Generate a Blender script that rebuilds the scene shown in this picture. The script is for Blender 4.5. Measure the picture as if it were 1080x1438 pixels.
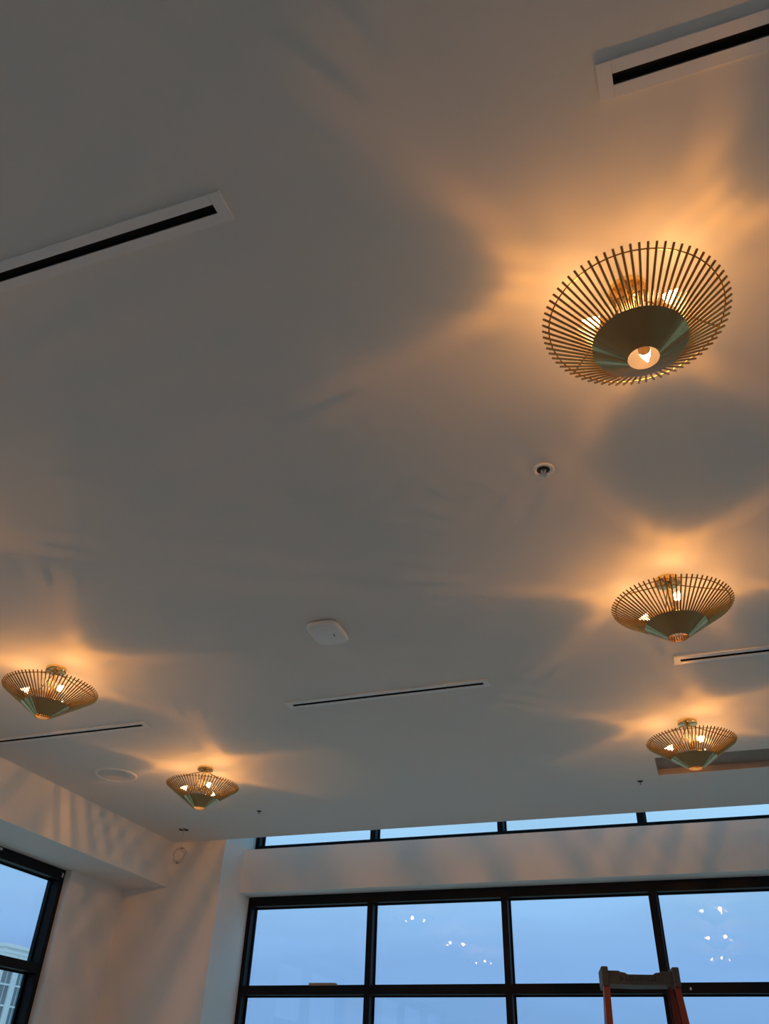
import bpy, bmesh, math, random
from mathutils import Vector, Matrix

for o in list(bpy.data.objects):
    bpy.data.objects.remove(o)
scene = bpy.context.scene
C = scene.collection
R = math.radians

# ------------------------------------------------------------------ camera
CAM_Z = 1.72
cd = bpy.data.cameras.new('camera')
cam = bpy.data.objects.new('camera', cd)
C.objects.link(cam)
cd.sensor_fit = 'HORIZONTAL'
cd.sensor_width = 36.0
cd.lens = 1134.396 / 1080.0 * 36.0
cd.clip_end = 2000
right = Vector((0.94216931, 0.33362285, 0.03182422))
up = Vector((0.17416152, -0.56853621, 0.80401141))
fwd = Vector((-0.28632980, 0.75197232, 0.59376163))
cam.matrix_world = Matrix(((right.x, up.x, -fwd.x, 0.0), (right.y, up.y, -fwd.y, 0.0),
                           (right.z, up.z, -fwd.z, CAM_Z), (0, 0, 0, 1)))
scene.camera = cam

# ------------------------------------------------------------------ world (dusk sky)
SKY = 1.07
w = bpy.data.worlds.new('dusk_sky')
scene.world = w
w.use_nodes = True
nt = w.node_tree
nt.nodes.clear()
wo = nt.nodes.new('ShaderNodeOutputWorld')
bg = nt.nodes.new('ShaderNodeBackground')
bg.inputs['Strength'].default_value = SKY
tc = nt.nodes.new('ShaderNodeTexCoord')
sep = nt.nodes.new('ShaderNodeSeparateXYZ')
ramp = nt.nodes.new('ShaderNodeValToRGB')
cr = ramp.color_ramp
cr.elements[0].position = 0.0
cr.elements[0].color = (0.205, 0.385, 0.70, 1)
cr.elements[1].position = 0.34
cr.elements[1].color = (0.44, 0.74, 0.96, 1)
e = cr.elements.new(0.13); e.color = (0.235, 0.44, 0.79, 1)
e = cr.elements.new(0.21); e.color = (0.31, 0.56, 0.87, 1)
nz = nt.nodes.new('ShaderNodeTexNoise')
nz.inputs['Scale'].default_value = 3.0
nz.inputs['Detail'].default_value = 5.0
mp = nt.nodes.new('ShaderNodeMapping')
mp.inputs['Scale'].default_value = (1.0, 1.0, 5.0)
cl = nt.nodes.new('ShaderNodeMapRange')
cl.inputs['From Min'].default_value = 0.35
cl.inputs['From Max'].default_value = 0.75
cl.inputs['To Min'].default_value = 0.95
cl.inputs['To Max'].default_value = 1.12
mul = nt.nodes.new('ShaderNodeMixRGB')
mul.blend_type = 'MULTIPLY'
mul.inputs['Fac'].default_value = 1.0
nt.links.new(tc.outputs['Generated'], sep.inputs[0])
nt.links.new(sep.outputs['Z'], ramp.inputs['Fac'])
nt.links.new(tc.outputs['Generated'], mp.inputs['Vector'])
nt.links.new(mp.outputs['Vector'], nz.inputs['Vector'])
nt.links.new(nz.outputs['Fac'], cl.inputs['Value'])
nt.links.new(ramp.outputs['Color'], mul.inputs['Color1'])
nt.links.new(cl.outputs['Result'], mul.inputs['Color2'])
nt.links.new(mul.outputs['Color'], bg.inputs['Color'])
nt.links.new(bg.outputs['Background'], wo.inputs['Surface'])

scene.view_settings.view_transform = 'Standard'
scene.view_settings.look = 'None'
scene.view_settings.exposure = 0.0
scene.view_settings.gamma = 1.0
scene.view_settings.use_curve_mapping = False
scene.cycles.blur_glossy = 0.05
scene.cycles.sample_clamp_indirect = 40.0
BULB_GLOW = 24.0                      # glow of the frosted bulb globe itself
BULB_COL = (1.0, 0.355, 0.04)
BULB_W = 6.5                          # strength of each bulb's light distribution

# ------------------------------------------------------------------ materials
def mat(name, col, rough=0.5, metal=0.0, var=0.06, scale=6.0, bump=0.0, bscale=60.0, stretch=(1, 1, 1), spec=0.5, aniso=0.0):
    m = bpy.data.materials.new(name)
    m.use_nodes = True
    t = m.node_tree
    b = t.nodes['Principled BSDF']
    b.inputs['Roughness'].default_value = rough
    b.inputs['Metallic'].default_value = metal
    b.inputs['Specular IOR Level'].default_value = spec
    b.inputs['Anisotropic'].default_value = aniso
    co = t.nodes.new('ShaderNodeTexCoord')
    ma = t.nodes.new('ShaderNodeMapping')
    ma.inputs['Scale'].default_value = stretch
    t.links.new(co.outputs['Object'], ma.inputs['Vector'])
    n = t.nodes.new('ShaderNodeTexNoise')
    n.inputs['Scale'].default_value = scale
    n.inputs['Detail'].default_value = 4.0
    t.links.new(ma.outputs['Vector'], n.inputs['Vector'])
    mx = t.nodes.new('ShaderNodeMixRGB')
    mx.inputs['Color1'].default_value = tuple(c * (1 - var) for c in col) + (1,)
    mx.inputs['Color2'].default_value = tuple(min(1, c * (1 + var)) for c in col) + (1,)
    t.links.new(n.outputs['Fac'], mx.inputs['Fac'])
    t.links.new(mx.outputs['Color'], b.inputs['Base Color'])
    if bump:
        n2 = t.nodes.new('ShaderNodeTexNoise')
        n2.inputs['Scale'].default_value = bscale
        t.links.new(co.outputs['Object'], n2.inputs['Vector'])
        bp = t.nodes.new('ShaderNodeBump')
        bp.inputs['Strength'].default_value = bump
        bp.inputs['Distance'].default_value = 0.002
        t.links.new(n2.outputs['Fac'], bp.inputs['Height'])
        t.links.new(bp.outputs['Normal'], b.inputs['Normal'])
    return m

M = {}
M['paint'] = mat('white_wall_paint', (0.86, 0.855, 0.84), 0.65, var=0.015, scale=1.5, bump=0.05, bscale=150, spec=0.25)
M['ceil'] = mat('white_ceiling_paint', (0.82, 0.82, 0.80), 0.7, var=0.02, scale=0.8, bump=0.04, bscale=120, spec=0.2)
M['floor'] = mat('pale_concrete_floor', (0.57, 0.51, 0.43), 0.5, var=0.12, scale=1.2)
M['frame'] = mat('black_aluminium', (0.007, 0.009, 0.013), 0.5, var=0.4, scale=9.0, spec=0.14)
M['trim'] = mat('white_metal_trim', (0.90, 0.90, 0.90), 0.4, var=0.01)
M['slot'] = mat('black_slot', (0.006, 0.006, 0.007), 0.7, var=0.2, spec=0.1)
M['brass'] = mat('brushed_antique_brass', (0.50, 0.35, 0.16), 0.14, 1.0, var=0.12, scale=9.0, stretch=(1, 1, 1))
M['polished'] = mat('polished_brass', (0.86, 0.62, 0.26), 0.12, 1.0, var=0.04)
M['rod'] = mat('bronze_rod', (0.46, 0.27, 0.095), 0.26, 0.85, var=0.25, scale=30.0, stretch=(1, 8, 8))
M['socket'] = mat('cream_candle_sleeve', (0.80, 0.70, 0.50), 0.5)
M['plastic'] = mat('white_plastic', (0.90, 0.90, 0.90), 0.4, var=0.01)
M['grille'] = mat('white_speaker_grille', (0.72, 0.72, 0.71), 0.6, var=0.05, scale=200, bump=0.4, bscale=400)
M['dark'] = mat('dark_plastic', (0.03, 0.03, 0.03), 0.5)
M['chrome'] = mat('chrome', (0.75, 0.74, 0.72), 0.18, 1.0, var=0.03)
M['red_glass'] = mat('orange_liquid_vial', (0.55, 0.10, 0.03), 0.15)
M['tie'] = mat('dull_cable_tie', (0.30, 0.26, 0.24), 0.6)
M['board'] = mat('raw_gypsum_edge', (0.40, 0.355, 0.32), 0.85, var=0.25, scale=7.0)
M['cavity'] = mat('bare_brown_board', (0.30, 0.26, 0.225), 0.85, var=0.3, scale=4.0)
M['wire'] = mat('pale_cable', (0.62, 0.58, 0.54), 0.5)
M['wood'] = mat('raw_wood', (0.40, 0.29, 0.18), 0.7, var=0.2, scale=20)
M['orange'] = mat('orange_fibreglass', (0.27, 0.040, 0.018), 0.5, var=0.12, scale=12)
M['cap'] = mat('grey_ladder_plastic', (0.095, 0.083, 0.070), 0.6, var=0.22, scale=14)
M['ink'] = mat('black_print', (0.015, 0.015, 0.015), 0.5)
M['alu'] = mat('ladder_aluminium', (0.62, 0.62, 0.62), 0.35, 1.0)
M['bwall'] = mat('pale_render', (0.92, 0.94, 0.94), 0.8, var=0.05, scale=0.3)
M['bwin'] = mat('dark_window_glass', (0.22, 0.26, 0.29), 0.2, var=0.2, scale=0.6)
M['asphalt'] = mat('street', (0.60, 0.56, 0.48), 0.9, var=0.1, scale=0.2)

def glass_material():
    m = bpy.data.materials.new('window_glass')
    m.use_nodes = True
    t = m.node_tree
    t.nodes.clear()
    out = t.nodes.new('ShaderNodeOutputMaterial')
    tr = t.nodes.new('ShaderNodeBsdfTransparent')
    tr.inputs['Color'].default_value = (0.965, 0.985, 0.99, 1)
    gl = t.nodes.new('ShaderNodeBsdfGlossy')
    gl.inputs['Roughness'].default_value = 0.0
    fr = t.nodes.new('ShaderNodeFresnel')
    fr.inputs['IOR'].default_value = 1.45
    mx = t.nodes.new('ShaderNodeMixShader')
    # same air-to-glass reflectance on the entry and the exit face of the pane
    ge = t.nodes.new('ShaderNodeNewGeometry')
    io = t.nodes.new('ShaderNodeMapRange')
    io.inputs['To Min'].default_value = 1.45
    io.inputs['To Max'].default_value = 1.0 / 1.45
    t.links.new(ge.outputs['Backfacing'], io.inputs['Value'])
    t.links.new(io.outputs['Result'], fr.inputs['IOR'])
    t.links.new(fr.outputs[0], mx.inputs[0])
    t.links.new(tr.outputs[0], mx.inputs[1])
    t.links.new(gl.outputs[0], mx.inputs[2])
    t.links.new(mx.outputs[0], out.inputs[0])
    return m
M['glass'] = glass_material()

def bulb_material():
    m = bpy.data.materials.new('lit_candle_bulb')
    m.use_nodes = True
    t = m.node_tree
    t.nodes.clear()
    out = t.nodes.new('ShaderNodeOutputMaterial')
    em = t.nodes.new('ShaderNodeEmission')
    em.inputs['Color'].default_value = (1.0, 0.58, 0.24, 1)
    em.inputs['Strength'].default_value = BULB_GLOW
    tr = t.nodes.new('ShaderNodeBsdfTransparent')
    ad = t.nodes.new('ShaderNodeAddShader')
    t.links.new(em.outputs[0], ad.inputs[0])
    t.links.new(tr.outputs[0], ad.inputs[1])
    t.links.new(ad.outputs[0], out.inputs[0])
    return m
M['bulb'] = bulb_material()

def bulb_light():
    """Light of one candle bulb: photometric distribution about the bulb's axis (local X):
    weak along the tip, strongest about 45 degrees off the axis, none back towards the collar."""
    ld = bpy.data.lights.new('bulb_light', 'POINT')
    ld.energy = 1.0
    ld.shadow_soft_size = 0.003
    ld.use_nodes = True
    t = ld.node_tree
    em = t.nodes['Emission']
    tc = t.nodes.new('ShaderNodeTexCoord')
    sp = t.nodes.new('ShaderNodeSeparateXYZ')
    mr = t.nodes.new('ShaderNodeMapRange')
    mr.inputs['From Min'].default_value = -1.0
    mr.inputs['From Max'].default_value = 1.0
    rp = t.nodes.new('ShaderNodeValToRGB')
    c = rp.color_ramp
    prof = [(180, 0.0), (150, 0.01), (120, 0.06), (95, 0.17), (75, 0.30), (62, 0.45), (52, 0.50), (45, 0.66), (38.5, 1.0), (33.5, 0.92), (27.5, 0.30), (21, 0.08), (0, 0.03)]
    while len(c.elements) < len(prof):
        c.elements.new(0.5)
    for el, (ang, v) in zip(c.elements, prof):
        el.position = (math.cos(R(ang)) * AXS + 1) / 2
        el.color = (v, v, v, 1)
    fo = t.nodes.new('ShaderNodeLightFalloff')
    fo.inputs['Strength'].default_value = BULB_W
    fo.inputs['Smooth'].default_value = 0.10
    mu = t.nodes.new('ShaderNodeMath')
    mu.operation = 'MULTIPLY'
    t.links.new(tc.outputs['Normal'], sp.inputs[0])
    t.links.new(sp.outputs['X'], mr.inputs['Value'])
    t.links.new(mr.outputs['Result'], rp.inputs['Fac'])
    t.links.new(rp.outputs['Color'], mu.inputs[0])
    mq = t.nodes.new('ShaderNodeMath')
    mq.operation = 'MULTIPLY_ADD'
    mq.inputs[1].default_value = QUAD
    t.links.new(fo.outputs['Quadratic'], mq.inputs[0])
    t.links.new(fo.outputs['Linear'], mq.inputs[2])
    t.links.new(mq.outputs[0], mu.inputs[1])
    t.links.new(mu.outputs[0], em.inputs['Strength'])
    # gentle ripple round the axis, added to imitate streaks of light off the rods
    at = t.nodes.new('ShaderNodeMath'); at.operation = 'ARCTAN2'
    m9 = t.nodes.new('ShaderNodeMath'); m9.operation = 'MULTIPLY'; m9.inputs[1].default_value = 14.0
    sn = t.nodes.new('ShaderNodeMath'); sn.operation = 'SINE'
    rp2 = t.nodes.new('ShaderNodeMath'); rp2.operation = 'MULTIPLY_ADD'
    rp2.inputs[1].default_value = 0.15; rp2.inputs[2].default_value = 1.0
    m3 = t.nodes.new('ShaderNodeMath'); m3.operation = 'MULTIPLY'
    t.links.new(sp.outputs['Y'], at.inputs[0])
    t.links.new(sp.outputs['Z'], at.inputs[1])
    t.links.new(at.outputs[0], m9.inputs[0])
    t.links.new(m9.outputs[0], sn.inputs[0])
    t.links.new(sn.outputs[0], rp2.inputs[0])
    t.links.new(mu.outputs[0], m3.inputs[0])
    t.links.new(rp2.outputs[0], m3.inputs[1])
    t.links.new(m3.outputs[0], em.inputs['Strength'])
    em.inputs['Color'].default_value = BULB_COL + (1,)
    return ld
AXS = 1.0
QUAD = 0.95

# ------------------------------------------------------------------ helpers
def finish(name, bm, m, parent=None, smooth=False, loc=None):
    bmesh.ops.recalc_face_normals(bm, faces=bm.faces)
    me = bpy.data.meshes.new(name)
    bm.to_mesh(me)
    bm.free()
    me.materials.append(M[m])
    if smooth:
        for p in me.polygons:
            p.use_smooth = True
        me.set_sharp_from_angle(angle=R(38))
    return link(name, me, parent, loc)

def link(name, me, parent=None, loc=None):
    o = bpy.data.objects.new(name, me)
    C.objects.link(o)
    o.parent = parent
    if loc is not None:
        o.location = loc
    return o

def empty(name, loc=(0, 0, 0), rz=0.0, parent=None):
    o = bpy.data.objects.new(name, None)
    o.empty_display_size = 0.1
    C.objects.link(o)
    o.location = loc
    o.rotation_euler = (0, 0, rz)
    o.parent = parent
    return o

def tag(o, label, cat, group=None):
    o['label'] = label
    o['category'] = cat
    if group:
        o['group'] = group
    return o

def struct(o, label=None):
    o['kind'] = 'structure'
    if label:
        o['label'] = label
    return o

def box(bm, x0, x1, y0, y1, z0, z1, bev=0.0):
    vs = [bm.verts.new((x, y, z)) for x in (x0, x1) for y in (y0, y1) for z in (z0, z1)]
    fs = []
    for f in ((0, 1, 3, 2), (4, 6, 7, 5), (0, 4, 5, 1), (2, 3, 7, 6), (0, 2, 6, 4), (1, 5, 7, 3)):
        fs.append(bm.faces.new([vs[i] for i in f]))
    if bev:
        ed = list({e for f in fs for e in f.edges})
        bmesh.ops.bevel(bm, geom=ed, offset=bev, segments=2, affect='EDGES', profile=0.5)

def obox(name, m, x0, x1, y0, y1, z0, z1, parent=None, bev=0.0):
    bm = bmesh.new()
    box(bm, x0, x1, y0, y1, z0, z1, bev)
    return finish(name, bm, m, parent)

def lathe(bm, prof, n=48, axis='Z', close=False):
    rings = []
    for (r, h) in prof:
        ring = []
        for i in range(n):
            a = 2 * math.pi * i / n
            if axis == 'Z':
                p = (r * math.cos(a), r * math.sin(a), h)
            else:
                p = (h, r * math.cos(a), r * math.sin(a))
            ring.append(bm.verts.new(p))
        rings.append(ring)
    pairs = list(zip(rings[:-1], rings[1:]))
    if close:
        pairs.append((rings[-1], rings[0]))
    for a, b in pairs:
        for i in range(n):
            j = (i + 1) % n
            bm.faces.new((a[i], a[j], b[j], b[i]))
    if not close:
        bm.faces.new(rings[0])
        bm.faces.new(list(reversed(rings[-1])))

def tube(bm, pts, r, n=8, closed=False):
    pts = [Vector(p) for p in pts]
    rings = []
    L = len(pts)
    prev = None
    for i, p in enumerate(pts):
        if closed:
            t = pts[(i + 1) % L] - pts[i - 1]
        else:
            t = pts[min(i + 1, L - 1)] - pts[max(i - 1, 0)]
        t.normalize()
        if prev is None:
            ref = Vector((0, 0, 1)) if abs(t.z) < 0.9 else Vector((1, 0, 0))
            u = t.cross(ref).normalized()
        else:
            u = (prev - t * prev.dot(t)).normalized()
        prev = u
        v = t.cross(u)
        rings.append([bm.verts.new(p + (u * math.cos(2 * math.pi * k / n) + v * math.sin(2 * math.pi * k / n)) * r) for k in range(n)])
    prs = list(zip(rings[:-1], rings[1:]))
    if closed:
        prs.append((rings[-1], rings[0]))
    for a, b in prs:
        for k in range(n):
            j = (k + 1) % n
            bm.faces.new((a[k], a[j], b[j], b[k]))
    if not closed:
        bm.faces.new(rings[0])
        bm.faces.new(list(reversed(rings[-1])))

def extrude_poly(bm, pts, axis, d0, d1):
    def P(a, b, d):
        return {'X': (d, a, b), 'Y': (a, d, b), 'Z': (a, b, d)}[axis]
    A = [bm.verts.new(P(a, b, d0)) for a, b in pts]
    B = [bm.verts.new(P(a, b, d1)) for a, b in pts]
    n = len(pts)
    bm.faces.new(A)
    bm.faces.new(list(reversed(B)))
    for i in range(n):
        j = (i + 1) % n
        bm.faces.new((A[i], B[i], B[j], A[j]))

def copy_tree(o, parent=None):
    c = o.copy()
    C.objects.link(c)
    c.parent = parent
    for ch in list(o.children):
        copy_tree(ch, c)
    return c

# ------------------------------------------------------------------ room dimensions (metres)
H = CAM_Z + 2.40                      # ceiling
YB = 8.417                            # pier / rear of the room as seen
XL = -6.232                           # left wall
XS = -5.64                            # soffit face
ZS = CAM_Z + 1.925                    # soffit underside, window heads
XJ = -4.975                           # left jamb of the big window
XR = 6.6
YN = -5.2
YF = 9.13                             # front face of the big window frame
YG = 9.255                            # its glass
XRJ = 5.57                            # right jamb of the big window
SILL = 0.45
ROOF = 5.45

struct(obox('floor', 'floor', XL - 0.4, XR + 0.24, YN - 0.3, YF + 0.165, -0.2, 0.0))

# ceiling with the rectangular cut-out
hx0, hx1, hy0, hy1 = -0.165, 2.30, 6.92, 7.365
bm = bmesh.new()
T = 0.049
box(bm, XL - 0.3, hx0, YN - 0.3, YB, H, H + T)
box(bm, hx1, XR + 0.24, YN - 0.3, YB, H, H + T)
box(bm, hx0, hx1, YN - 0.3, hy0, H, H + T)
box(bm, hx0, hx1, hy1, YB, H, H + T)
bmesh.ops.remove_doubles(bm, verts=bm.verts, dist=1e-5)
ceiling = struct(finish('ceiling', bm, 'ceil'))
obox('opening_edge', 'board', hx0 - 0.02, hx0 + 0.006, hy0, hy1, H + 0.002, H + 0.055, ceiling)
obox('opening_edge', 'board', hx1 - 0.006, hx1 + 0.02, hy0, hy1, H + 0.002, H + 0.055, ceiling)
obox('opening_edge', 'board', hx0 - 0.02, hx1 + 0.02, hy1 - 0.006, hy1 + 0.02, H + 0.002, H + 0.055, ceiling)
obox('opening_edge', 'board', hx0 - 0.02, hx1 + 0.02, hy0 - 0.02, hy0 + 0.006, H + 0.002, H + 0.055, ceiling)
obox('opening_backing', 'cavity', hx0 - 0.05, hx1 + 0.05, hy0 - 0.05, hy1 + 0.05, H + 0.05, H + 0.08, ceiling)

# void above the window: upper wall behind the ceiling edge and the roof over it
struct(obox('wall_upper', 'paint', XL - 0.3, XR + 0.24, YB - 0.15, YB, H + T, ROOF))
struct(obox('ceiling_roof', 'paint', XL - 0.3, XR + 0.24, YN - 0.3, YF + 0.165, ROOF, ROOF + 0.15))

# soffit along the left wall
struct(obox('trim_1', 'paint', XL, XS, YN, YB, ZS, H), 'boxed white soffit along the left wall')

# left wall with window openings, the unseen rear one added for daylight
LW = [(3.0, 7.49), (-3.6, 1.2)]
bm = bmesh.new()
t0, t1 = XL - 0.24, XL
box(bm, t0, t1, YN - 0.3, LW[1][0], 0, H)
box(bm, t0, t1, LW[1][1], LW[0][0], 0, H)
box(bm, t0, t1, LW[0][1], YF + 0.165, 0, ROOF)
for a, b in LW:
    box(bm, t0, t1, a, b, 0, SILL)
    box(bm, t0, t1, a, b, ZS, H)
struct(finish('wall_left', bm, 'paint'))

# back wall: piers left and right of the big window, sill wall below it
bm = bmesh.new()
box(bm, XL, XJ, YB, YF + 0.165, 0, ROOF)
box(bm, XRJ, XR, YB, YF + 0.165, 0, ROOF)
struct(finish('wall_back', bm, 'paint'))
struct(obox('wall_sill', 'paint', XJ, XRJ, 8.885, YF + 0.165, 0, SILL))
# header beam between big window and clerestory (soft lower arris)
bm = bmesh.new()
box(bm, XJ, XRJ, 8.885, YF + 0.16, CAM_Z + 1.932, CAM_Z + 2.40)
struct(finish('trim_2', bm, 'paint'), 'white header beam between big window and clerestory')

# right and near walls
bm = bmesh.new()
RW = [(3.0, 7.5), (-3.6, 1.2)]  # unseen openings, added to let daylight in from the right
box(bm, XR, XR + 0.24, YN - 0.3, RW[1][0], 0, H)
box(bm, XR, XR + 0.24, RW[1][1], RW[0][0], 0, H)
box(bm, XR, XR + 0.24, RW[0][1], YF + 0.165, 0, ROOF)
for a, b in RW:
    box(bm, XR, XR + 0.24, a, b, 0, SILL)
    box(bm, XR, XR + 0.24, a, b, ZS, H)
struct(finish('wall_right', bm, 'paint'))
struct(obox('wall_near', 'paint', XL - 0.3, XR + 0.24, YN - 0.3, YN, 0, H))

# ------------------------------------------------------------------ windows
def window(name, axis, face, sgn, u0, u1, z0, z1, mull, trans, jw=0.055, label=None, head=0.10):
    """axis 'Y': window lies in an XZ plane at y = face, glass at face + sgn*0.125; axis 'X': in a YZ plane."""
    root = struct(empty(name, ((u0 + u1) / 2, face, z0) if axis == 'Y' else (face, (u0 + u1) / 2, z0)), label)
    base = Vector(root.location)
    def part(nm, m, a0, a1, d0, d1, h0, h1, bev=0.0):
        lo, hi = sorted((face + sgn * d0, face + sgn * d1))
        bm = bmesh.new()
        if axis == 'Y':
            box(bm, a0 - base.x, a1 - base.x, lo - base.y, hi - base.y, h0 - base.z, h1 - base.z, bev)
        else:
            box(bm, lo - base.x, hi - base.x, a0 - base.y, a1 - base.y, h0 - base.z, h1 - base.z, bev)
        return finish(nm, bm, m, root)
    D, B = 0.155, 0.016
    part('frame_jamb', 'frame', u0, u0 + jw, 0, D, z0, z1)
    part('frame_jamb', 'frame', u1 - jw, u1, 0, D, z0, z1)
    part('frame_head', 'frame', u0 + jw, u1 - jw, 0, D, z1 - head, z1)
    part('frame_sill', 'frame', u0 + jw, u1 - jw, 0, D, z0, z0 + 0.10)
    us = [u0 + jw] + list(mull) + [u1 - jw]
    mw = 0.033
    for c in mull:
        part('mullion', 'frame', c - mw, c + mw, 0, D, z0 + 0.10, z1 - head)
    zs = [z0 + 0.10] + list(trans) + [z1 - head]
    for i in range(len(us) - 1):
        a = us[i] + (0 if i == 0 else mw)
        b = us[i + 1] - (0 if i == len(us) - 2 else mw)
        for c in trans:
            part('transom', 'frame', a, b, 0, D, c - 0.042, c + 0.042)
        for k in range(len(zs) - 1):
            h0 = zs[k] + (0 if k == 0 else 0.042)
            h1 = zs[k + 1] - (0 if k == len(zs) - 2 else 0.042)
            # slim glazing beads round the pane
            bm_parts = ((a, a + B, h0, h1), (b - B, b, h0, h1), (a + B, b - B, h0, h0 + B), (a + B, b - B, h1 - B, h1))
            for (p0, p1, q0, q1) in bm_parts:
                part('glazing_bead', 'frame', p0, p1, 0.10, 0.118, q0, q1)
            part('glass_pane', 'glass', a + 0.002, b - 0.002, 0.12, 0.132, h0 + 0.002, h1 - 0.002)
    return root

def fleck(win, x, y_, z, sx, sy, sz):
    b = win.location
    return obox('paint_fleck', 'grille', x - b.x - sx, x - b.x + sx, y_ - b.y - sy, y_ - b.y + sy, z - b.z - sz, z - b.z + sz, win)
MU = [-3.462, -1.96, -0.452, 1.055, 2.56, 4.065]
TZ = CAM_Z + 0.992
w1 = window('window_1', 'X', XL - 0.075, -1, LW[0][0], LW[0][1], SILL, ZS, [4.50, 6.0], [TZ + 0.015, 1.55], 0.06,
       'black framed window in the left wall below the soffit')
w2 = window('window_2', 'Y', YF, 1, XJ, XRJ, SILL, CAM_Z + 1.932, MU, [TZ, 1.55], 0.05,
       'wide black framed window grid filling the back wall')
fleck(w1, XL - 0.0752, 7.455, CAM_Z + 1.872, 0.0008, 0.012, 0.022)
fleck(w1, XL - 0.0752, 6.50, CAM_Z + 1.905, 0.0008, 0.02, 0.012)
fleck(w2, -0.24, YF - 0.0002, TZ - 0.004, 0.008, 0.0008, 0.010)
window('window_3', 'Y', YF, 1, XJ, XRJ, H, ROOF, MU, [], 0.05, 'clerestory strip window above the header beam')
window('window_added_5', 'X', XL - 0.075, -1, LW[1][0], LW[1][1], SILL, ZS, [-2.0, -0.4], [TZ, 1.55], 0.06)  # out of view, added to bring daylight to the near ceiling
window('window_added_6', 'X', XR + 0.075, 1, RW[1][0], RW[1][1], SILL, ZS, [-2.0, -0.4], [TZ, 1.55], 0.06)  # unseen window, added as a daylight source behind the view
window('window_added_4', 'X', XR + 0.075, 1, RW[0][0], RW[0][1], SILL, ZS, [4.5, 6.0], [TZ, 1.55], 0.06)  # unseen window, added so more daylight enters the room


# ------------------------------------------------------------------ outside
struct(obox('ground', 'asphalt', -160, 160, -160, 200, -0.6, -0.25), 'street and ground outside the windows')
bx, by, bz = -53.9, 59.05, -0.25
bld = empty('street_building', (bx, by, bz))
tag(bld, 'pale building with gridded windows seen through the left window', 'building')
top = CAM_Z + 9.85 - bz
blen = 42.3
obox('wall', 'bwall', -14, 0, 0, blen, 0, top - 0.25, bld)
obox('cornice', 'bwall', -14.2, 0.22, -0.22, blen + 0.2, top - 0.25, top, bld)
obox('cornice_band', 'bwall', -14.1, 0.10, -0.1, blen + 0.1, top - 0.62, top - 0.42, bld)
pane = None
rows = [CAM_Z + 8.42 - bz - 1.43 * k for k in range(6)]
y = 0.55
while y + 1.0 < blen:
    for zt in rows:
        if pane is None:
            bm = bmesh.new()
            box(bm, -0.04, 0.03, 0, 1.0, -1.31, 0)
            pane = finish('window_pane', bm, 'bwin', bld)
            bm = bmesh.new()
            box(bm, 0, 0.06, 0.48, 0.52, -1.31, 0)
            bar = finish('window_bar', bm, 'bwall', bld)
            a, b_ = pane, bar
        else:
            a = link('window_pane', pane.data, bld)
            b_ = link('window_bar', bar.data, bld) if y < 8 else None
        a.location = (0, y, zt)
        if b_:
            b_.location = (0, y, zt)
    obox('pilaster', 'bwall', 0, 0.16, y + 1.0, y + 1.6, 0, rows[0] + 0.12, bld)
    y += 1.6
for zt in rows:
    obox('ledge', 'bwall', 0, 0.12, 0.4, blen, zt - 1.43, zt - 1.31, bld)
bm = bmesh.new()
tube(bm, [(0.1, 1.9, top - 0.6), (0.1, 1.9, rows[0])], 0.05, 8)
finish('downspout', bm, 'bwall', bld)

# ------------------------------------------------------------------ linear slot diffusers
def slot(x0, x1, yc, label):
    t = empty('slot_diffuser', ((x0 + x1) / 2, yc, H))
    tag(t, label, 'air vent', 'linear slot diffusers in the ceiling')
    hx = (x1 - x0) / 2
    W, S, E, TH = 0.055, 0.017, 0.042, 0.008
    def p(nm, m, *a):
        bm = bmesh.new()
        box(bm, *a)
        return finish(nm, bm, m, t)
    for s in (-1, 1):
        a, b = sorted((s * W, s * S))
        p('side_trim', 'trim', -hx + E, hx - E, a, b, -TH, 0)
        c, d = sorted((s * hx, s * (hx - E + 0.0008)))
        p('end_cap', 'trim', c, d, -W, W, -TH - 0.0006, 0)
    p('slot_throat', 'slot', -hx + E, hx - E, -S, S, -0.0025, 0)
    p('slot_blade', 'slot', -hx + E, hx - E, S - 0.006, S - 0.004, -TH + 0.001, -0.0025)
    return t

slot(-2.68, -1.085, 1.262, 'long white slot vent nearest the camera on the left ceiling')
slot(0.128, 1.72, 1.255, 'white slot vent in the top right corner beyond the nearest lamp')
slot(-5.46, -3.91, 5.16, 'slim slot vent between the two left lamps')
slot(-2.66, -1.125, 5.12, 'slim slot vent in mid ceiling near the wireless access point')
slot(0.10, 1.66, 5.12, 'slim slot vent between the two far right lamps')

# ------------------------------------------------------------------ ceiling lamps
RIM, RIMZ = 0.3215, -0.162
BT, BTZ = 0.1600, -0.278
HO, HOZ = 0.0525, -0.354
NROD = 72
sl = Vector((RIM - HO, 0, RIMZ - HOZ)).normalized()
nrm = Vector((-sl.z, 0, sl.x))        # points inward and up

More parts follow.
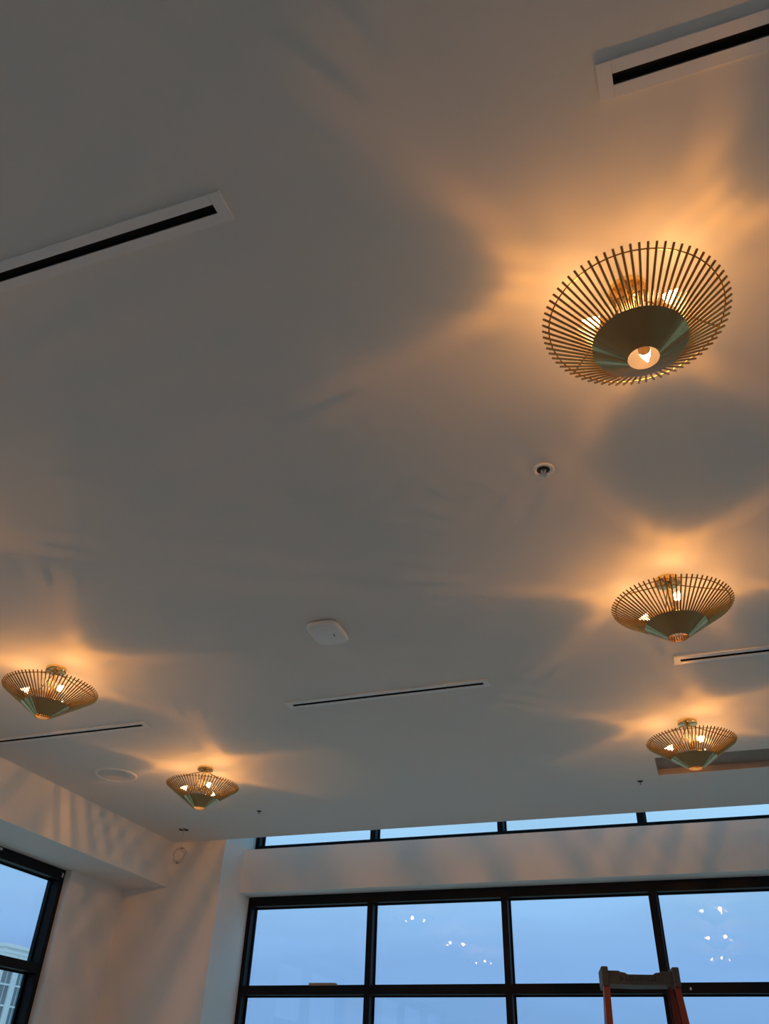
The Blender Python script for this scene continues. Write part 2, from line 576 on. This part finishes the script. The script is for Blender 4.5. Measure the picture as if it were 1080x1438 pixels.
def make_lamp():
    t = empty('rod_basket_ceiling_lamp', (0, 0, 0))
    bm = bmesh.new()
    lathe(bm, [(0.0705, 0.0), (0.0705, -0.018), (0.0685, -0.0215), (0.064, -0.0225), (0.012, -0.0225)], 48)
    finish('canopy', bm, 'polished', t, True)
    bm = bmesh.new()
    lathe(bm, [(0.0105, -0.0225), (0.0105, -0.170)], 20)
    finish('stem', bm, 'polished', t, True)
    bm = bmesh.new()
    lathe(bm, [(0.012, -0.165), (0.023, -0.168), (0.023, -0.203), (0.018, -0.208), (0.006, -0.214)], 28)
    finish('hub', bm, 'polished', t, True)
    # strut collar
    bm = bmesh.new()
    lathe(bm, [(0.0105, -0.026), (0.0150, -0.026), (0.0150, -0.036), (0.0105, -0.036)], 24)
    finish('collar', bm, 'polished', t, True)
    # cone of sheet brass
    bm = bmesh.new()
    th = 0.0014
    n2 = nrm * th
    prof = [(HO, HOZ), (BT, BTZ), (BT + n2.x, BTZ + n2.z), (HO + n2.x, HOZ + n2.z)]
    lathe(bm, prof, 96, close=True)
    finish('brass_cone', bm, 'brass', t, True)
    bm = bmesh.new()
    n3, n4 = nrm * (th + 0.0001), nrm * (th + 0.0006)
    lathe(bm, [(HO + 0.001 + n3.x, HOZ + 0.0008 + n3.z), (BT - 0.001 + n3.x, BTZ - 0.0008 + n3.z),
               (BT - 0.001 + n4.x, BTZ - 0.0008 + n4.z), (HO + 0.001 + n4.x, HOZ + 0.0008 + n4.z)], 96, close=True)
    finish('cone_lining', bm, 'polished', t, True)
    # rim ring lying inside the rods
    rr = 0.303
    rod_r = 0.0043
    off = rod_r + 0.0022
    rz = HOZ + (rr - HO) * sl.z / sl.x
    bm = bmesh.new()
    pr = Vector((rr, 0, rz)) + nrm * (off + rod_r + 0.002)
    tube(bm, [(pr.x * math.cos(2 * math.pi * i / 96), pr.x * math.sin(2 * math.pi * i / 96), pr.z) for i in range(96)], 0.0026, 8, True)
    finish('rim_ring', bm, 'rod', t, True)
    # lower ring inside the brass edge
    bm = bmesh.new()
    q = Vector((BT - 0.012, 0, HOZ + (BT - 0.012 - HO) * sl.z / sl.x)) + nrm * (off + rod_r + 0.002)
    tube(bm, [(q.x * math.cos(2 * math.pi * i / 72), q.x * math.sin(2 * math.pi * i / 72), q.z) for i in range(72)], 0.0024, 8, True)
    finish('inner_ring', bm, 'rod', t, True)
    # rods
    p0 = Vector((BT - 0.020, 0, HOZ + (BT - 0.020 - HO) * sl.z / sl.x)) + nrm * off
    p1 = Vector((RIM, 0, RIMZ)) + nrm * off
    bm = bmesh.new()
    tube(bm, [p0, p1], rod_r, 8)
    rod = finish('rod', bm, 'rod', t, True)
    for k in range(1, NROD):
        o = link('rod', rod.data, t)
        o.rotation_euler = (0, 0, 2 * math.pi * k / NROD)
    # three struts
    bm = bmesh.new()
    tube(bm, [(0.0145, 0, -0.031), (pr.x, 0, pr.z)], 0.0036, 8)
    st = finish('strut', bm, 'rod', t, True)
    st.rotation_euler = (0, 0, R(60))
    for k in (1, 2):
        o = link('strut', st.data, t)
        o.rotation_euler = (0, 0, R(60 + 120 * k))
    # three horizontal sockets with candle bulbs
    bz_ = -0.1855
    bm = bmesh.new()
    lathe(bm, [(0.0075, 0.018), (0.0075, 0.040), (0.0155, 0.041), (0.0155, 0.090), (0.0125, 0.0905)], 24, 'X')
    sk = finish('socket', bm, 'socket', t, True, (0, 0, bz_))
    bm = bmesh.new()
    lathe(bm, [(0.0202, 0.0425), (0.0198, 0.047), (0.0185, 0.055), (0.0150, 0.068),
               (0.0100, 0.080), (0.0056, 0.090), (0.0026, 0.098), (0.0008, 0.101)], 20, 'X')
    bl = finish('bulb', bm, 'bulb', sk, True, (0.0905, 0, 0))
    bm = bmesh.new()
    lathe(bm, [(0.0135, 0.0), (0.0160, 0.005), (0.0190, 0.018), (0.0205, 0.032), (0.0205, 0.0424)], 20, 'X')
    co = finish('bulb_collar', bm, 'socket', sk, True, (0.0905, 0, 0))
    ld = bulb_light()
    lo = link('bulb_light', ld, sk, (0.0905 + 0.060, 0, 0))
    for k in (1, 2):
        s2 = link('socket', sk.data, t, (0, 0, bz_))
        s2.rotation_euler = (0, 0, R(120 * k))
        link('bulb', bl.data, s2, (0.0905, 0, 0))
        link('bulb_collar', co.data, s2, (0.0905, 0, 0))
        link('bulb_light', ld, s2, (0.0905 + 0.060, 0, 0))
    return t

lamp = make_lamp()
GL = 'rod basket ceiling lamps'
lamps = [
    (0.133, 2.030, 83, 'largest brass rod basket lamp, nearest the camera, seen from below'),
    (0.126, 4.098, 42, 'middle lamp of the right row, above the far slot vent'),
    (0.129, 6.190, 58, 'small far lamp in front of the brown ceiling cut-out'),
    (-3.967, 4.105, 98, 'brass rod lamp at the left edge of the picture above a slot vent'),
    (-3.977, 6.205, 84, 'smallest brass rod lamp, nearest the corner speaker on the left'),
    (-3.967, 2.035, 70, 'brass rod lamp just outside the left edge of the picture'),
]
for i, (x, y_, a, lb) in enumerate(lamps):
    o = lamp if i == 0 else copy_tree(lamp)
    o.location = (x, y_, H)
    o.rotation_euler = (0, 0, R(a))
    tag(o, lb, 'ceiling lamp', GL)

# ------------------------------------------------------------------ sprinklers
def sprinkler(x, y_, rz, label, s=1.0, dark=False):
    t = empty('fire_sprinkler', (x, y_, H), rz)
    t.scale = (s, s, s)
    tag(t, label, 'sprinkler', 'ceiling fire sprinklers')
    me = 'dark' if dark else 'plastic'
    mm = 'dark' if dark else 'chrome'
    bm = bmesh.new()
    lathe(bm, [(0.046, 0.0), (0.0465, -0.003), (0.043, -0.007), (0.036, -0.008), (0.031, -0.005), (0.0295, -0.0015), (0.0290, -0.0005)], 40)
    o = finish('escutcheon', bm, me, t, True)
    o.scale = (1.1, 1.1, 1.0)
    bm = bmesh.new()
    lathe(bm, [(0.0300, 0.0), (0.0300, -0.0008), (0.012, -0.0008)], 32)
    finish('recess', bm, 'dark', t, True)
    bm = bmesh.new()
    lathe(bm, [(0.013, -0.001), (0.013, -0.012), (0.010, -0.014), (0.010, -0.020), (0.005, -0.021)], 24)
    finish('body', bm, mm, t, True)
    bm = bmesh.new()
    for sg in (-1, 1):
        tube(bm, [(sg * 0.009, 0, -0.018), (sg * 0.014, 0, -0.030), (sg * 0.011, 0, -0.042), (sg * 0.003, 0, -0.050)], 0.0022, 6)
    finish('yoke', bm, mm, t, True)
    bm = bmesh.new()
    lathe(bm, [(0.0022, -0.021), (0.003, -0.027), (0.003, -0.041), (0.0018, -0.048)], 12)
    finish('vial', bm, 'red_glass', t, True)
    bm = bmesh.new()
    for k in range(12):
        a0, a1 = 2 * math.pi * (k - 0.3) / 12, 2 * math.pi * (k + 0.3) / 12
        extrude_poly(bm, [(0.005 * math.cos(a0), 0.005 * math.sin(a0)), (0.016 * math.cos(a0), 0.016 * math.sin(a0)),
                          (0.016 * math.cos(a1), 0.016 * math.sin(a1)), (0.005 * math.cos(a1), 0.005 * math.sin(a1))], 'Z', -0.0525, -0.0510)
    lathe(bm, [(0.0075, -0.0528), (0.0075, -0.0498)], 16)
    finish('deflector', bm, mm, t)
    for ch in t.children:
        if ch.name.split('.')[0] not in ('escutcheon', 'recess'):
            ch.scale = (1.0, 1.0, 1.1 if dark else 0.62)
    return t

sprinkler(-0.344, 2.945, R(25), 'round fire sprinkler with white ring between the nearest and middle right lamps')
sprinkler(-4.097, 7.507, 0, 'tiny dark sprinkler near the smallest left lamp and clerestory', 0.5, True)
sprinkler(-0.33, 7.48, 0, 'tiny dark sprinkler left of the brown ceiling cut-out', 0.5, True)

# ------------------------------------------------------------------ wireless access point
t = empty('wireless_access_point', (-1.914, 4.112, H), R(2))
tag(t, 'white rounded square wireless access point on the ceiling', 'access point')
def squircle(a, b, n=64, e=4.2):
    out = []
    for i in range(n):
        th = 2 * math.pi * i / n
        c, s = math.cos(th), math.sin(th)
        out.append((a * math.copysign(abs(c) ** (2 / e), c), b * math.copysign(abs(s) ** (2 / e), s)))
    return out
bm = bmesh.new()
prev = None
for (sc_, z) in ((0.86, 0.0), (0.90, -0.006), (0.985, -0.010), (1.0, -0.015), (0.995, -0.022), (0.96, -0.030), (0.90, -0.0345), (0.80, -0.0365)):
    ring = [bm.verts.new((x * sc_, y_ * sc_, z)) for x, y_ in squircle(0.108, 0.142)]
    if prev:
        for i in range(64):
            j = (i + 1) % 64
            bm.faces.new((prev[i], prev[j], ring[j], ring[i]))
    else:
        bm.faces.new(ring)
    prev = ring
bm.faces.new(list(reversed(prev)))
finish('housing', bm, 'plastic', t, True)
bm = bmesh.new()
box(bm, 0.040, 0.046, -0.012, 0.022, -0.0375, -0.0360)
finish('indicator_slit', bm, 'dark', t)

# ------------------------------------------------------------------ round ceiling speaker
t = empty('ceiling_speaker', (-4.90, 6.165, H))
tag(t, 'round white speaker flush in the ceiling near the left soffit', 'speaker')
bm = bmesh.new()
lathe(bm, [(0.194, 0.0), (0.195, -0.004), (0.190, -0.008), (0.168, -0.0085), (0.160, -0.004), (0.160, 0.0)], 64, close=True)
finish('flange', bm, 'plastic', t, True)
bm = bmesh.new()
lathe(bm, [(0.161, 0.0), (0.161, -0.004), (0.105, -0.0065), (0.100, -0.0035), (0.004, -0.0035)], 64)
finish('grille', bm, 'grille', t, True)

# ------------------------------------------------------------------ open ceiling box with a hanging coil of cable
t = empty('ceiling_junction_box', (-5.24, 7.94, H))
tag(t, 'small dark open ceiling box above the hanging cable coil', 'junction box')
bm = bmesh.new()
lathe(bm, [(0.058, 0.0), (0.060, -0.004), (0.054, -0.005), (0.052, 0.0)], 32, close=True)
finish('ring', bm, 'wire', t, True)
bm = bmesh.new()
lathe(bm, [(0.053, 0.0), (0.053, -0.0025), (0.01, -0.0025)], 32)
finish('opening', bm, 'slot', t, True)
obox('bracket', 'wire', -0.007, 0.007, -0.055, 0.055, -0.0065, -0.0028, t)

t = empty('cable_coil', (-5.24, 7.94, H - 0.0065))
tag(t, 'pale coil of cable hanging in the corner by the pier', 'cable')
bm = bmesh.new()
tube(bm, [(0, 0, 0), (0.003, 0, -0.08), (-0.002, 0.002, -0.15), (0.012, 0, -0.185)], 0.0032, 6)
finish('drop_wire', bm, 'wire', t, True)
random.seed(4)
bm = bmesh.new()
for k in range(4):
    r0 = 0.060 + 0.008 * k
    ph = random.random() * 6
    tx, tz = random.uniform(-0.006, 0.006), random.uniform(-0.006, 0.006)
    pts = []
    for i in range(40):
        a = 2 * math.pi * i / 40
        rr = r0 * (1 + 0.035 * math.sin(3 * a + ph))
        pts.append((tx + rr * math.cos(a), 0.008 * math.sin(2 * a + ph) + 0.006 * (k - 1.5), -0.262 + tz + rr * math.sin(a) * 0.97))
    tube(bm, pts, 0.0036, 6, True)
finish('loops', bm, 'wire', t, True)
for (dx, dz, sz) in ((0.025, -0.190, 0.012), (-0.012, -0.338, 0.012)):
    bm = bmesh.new()
    lathe(bm, [(0.006, -sz), (0.0085, -sz * 0.5), (0.0085, sz * 0.5), (0.006, sz)], 12, 'X')
    o = finish('tie', bm, 'tie', t, True)
    o.location = (dx, 0.0, dz)

# ------------------------------------------------------------------ wood offcut on the transom
o = obox('wood_offcut', 'wood', -0.15, 0.15, -0.04, 0.04, 0.0, 0.026, None, 0.002)
o.location = (-3.985, YF + 0.045, TZ + 0.042)
o.rotation_euler = (0, 0, R(2))
tag(o, 'short strip of raw wood lying on the window transom', 'wood strip')

# ------------------------------------------------------------------ step ladder
LZ = CAM_Z + 0.620
t = empty('step_ladder', (-0.372, 4.90, 0), R(11))
tag(t, 'orange fibreglass step ladder with grey top cap before the window', 'ladder')
bm = bmesh.new()
hw = 0.185
zb, zt, zn = LZ - 0.076, LZ - 0.018, LZ - 0.034
cap_prof = [(-hw, zb), (-0.02, zb - 0.004), (hw, zb), (hw, zt), (0.105, zt), (0.095, zt - 0.006), (0.075, zt - 0.008), (0.062, zn), (-0.062, zn),
            (-0.075, zt - 0.008), (-0.095, zt - 0.006), (-0.105, zt), (-hw, zt)]
extrude_poly(bm, cap_prof, 'Y', -0.07, 0.11)
cap = finish('top_cap', bm, 'cap', t)
for s in (-1, 1):
    bm = bmesh.new()
    x0, x1 = sorted((s * 0.157, s * 0.191))
    box(bm, x0, x1, -0.085, 0.125, zb - 0.012, LZ, 0.006)
    finish('cap_end', bm, 'cap', cap)
# print on the front of the cap
def text(body, size, loc, parent, m, bold=0.0):
    cu = bpy.data.curves.new('print', 'FONT')
    cu.body = body
    cu.size = size
    cu.extrude = 0.0006
    cu.offset = bold
    cu.space_character = 1.12
    cu.align_x = 'LEFT'
    ob = bpy.data.objects.new('tmp', cu)
    C.objects.link(ob)
    bpy.context.view_layer.update()
    me = bpy.data.meshes.new_from_object(ob.evaluated_get(bpy.context.evaluated_depsgraph_get()))
    bpy.data.objects.remove(ob)
    me.materials.clear()
    me.materials.append(M[m])
    q = link('lettering', me, parent, loc)
    q.rotation_euler = (R(90), 0, 0)
    return q
lt = text('LOUISVILLE', 0.027, (-0.074, -0.0702, LZ - 0.062), cap, 'ink', 0.0006)
bm = bmesh.new()
extrude_poly(bm, [(-0.107, LZ - 0.067), (-0.082, LZ - 0.053), (-0.107, LZ - 0.039), (-0.096, LZ - 0.053)], 'Y', -0.0712, -0.0695)
finish('arrow_mark', bm, 'ink', cap)
# rails: channel sections running down to the floor
def rail(x, yt, yb, xb, zt_, s, name, front):
    bm = bmesh.new()
    wd, dp, th = 0.030, 0.078, 0.004
    sec = [(0, 0), (wd, 0), (wd, th), (th, th), (th, dp - th), (wd, dp - th), (wd, dp), (0, dp)]   # web on the outside
    top_, bot = [], []
    for (a, b) in sec:
        top_.append(bm.verts.new((x - s * a, yt + (b - dp / 2), zt_)))
        bot.append(bm.verts.new((xb - s * a, yb + (b - dp / 2), 0.03)))
    bm.faces.new(top_)
    bm.faces.new(list(reversed(bot)))
    for i in range(8):
        j = (i + 1) % 8
        bm.faces.new((top_[i], bot[i], bot[j], top_[j]))
    r_ = finish(name, bm, 'orange', t)
    bm = bmesh.new()
    x0, x1 = sorted((xb + s * 0.004, xb - s * 0.036))
    box(bm, x0, x1, yb - 0.048, yb + 0.048, 0.0, 0.05, 0.004)
    finish('foot', bm, 'dark', r_)
    return r_
for s in (-1, 1):
    rail(s * 0.186, -0.035, -0.62, s * 0.30, zb, s, 'front_rail', True)
    rail(s * 0.178, 0.075, 0.72, s * 0.285, zb, s, 'rear_rail', False)
for k in range(6):
    z = 0.31 * (k + 1)
    f = 1 - z / zb
    yc = -0.035 - 0.585 * f
    xw = 0.182 + 0.114 * f
    obox('step', 'alu', -xw, xw, yc - 0.036, yc + 0.036, z - 0.012, z + 0.012, t, 0.002)
for z in (0.5, 1.1, 1.7):
    f = 1 - z / zb
    yc = 0.075 + 0.705 * f
    xw = 0.166 + 0.10 * f
    obox('rear_brace', 'alu', -xw, xw, yc - 0.012, yc + 0.012, z - 0.015, z + 0.015, t)
for s in (-1, 1):
    bm = bmesh.new()
    z = 1.2
    f = 1 - z / zb
    tube(bm, [(s * (0.186 + 0.114 * f - 0.015), -0.035 - 0.585 * f, z), (s * (0.17 + 0.10 * f - 0.015), 0.075 + 0.705 * f, z + 0.02)], 0.008, 8)
    finish('spreader', bm, 'alu', t, True)
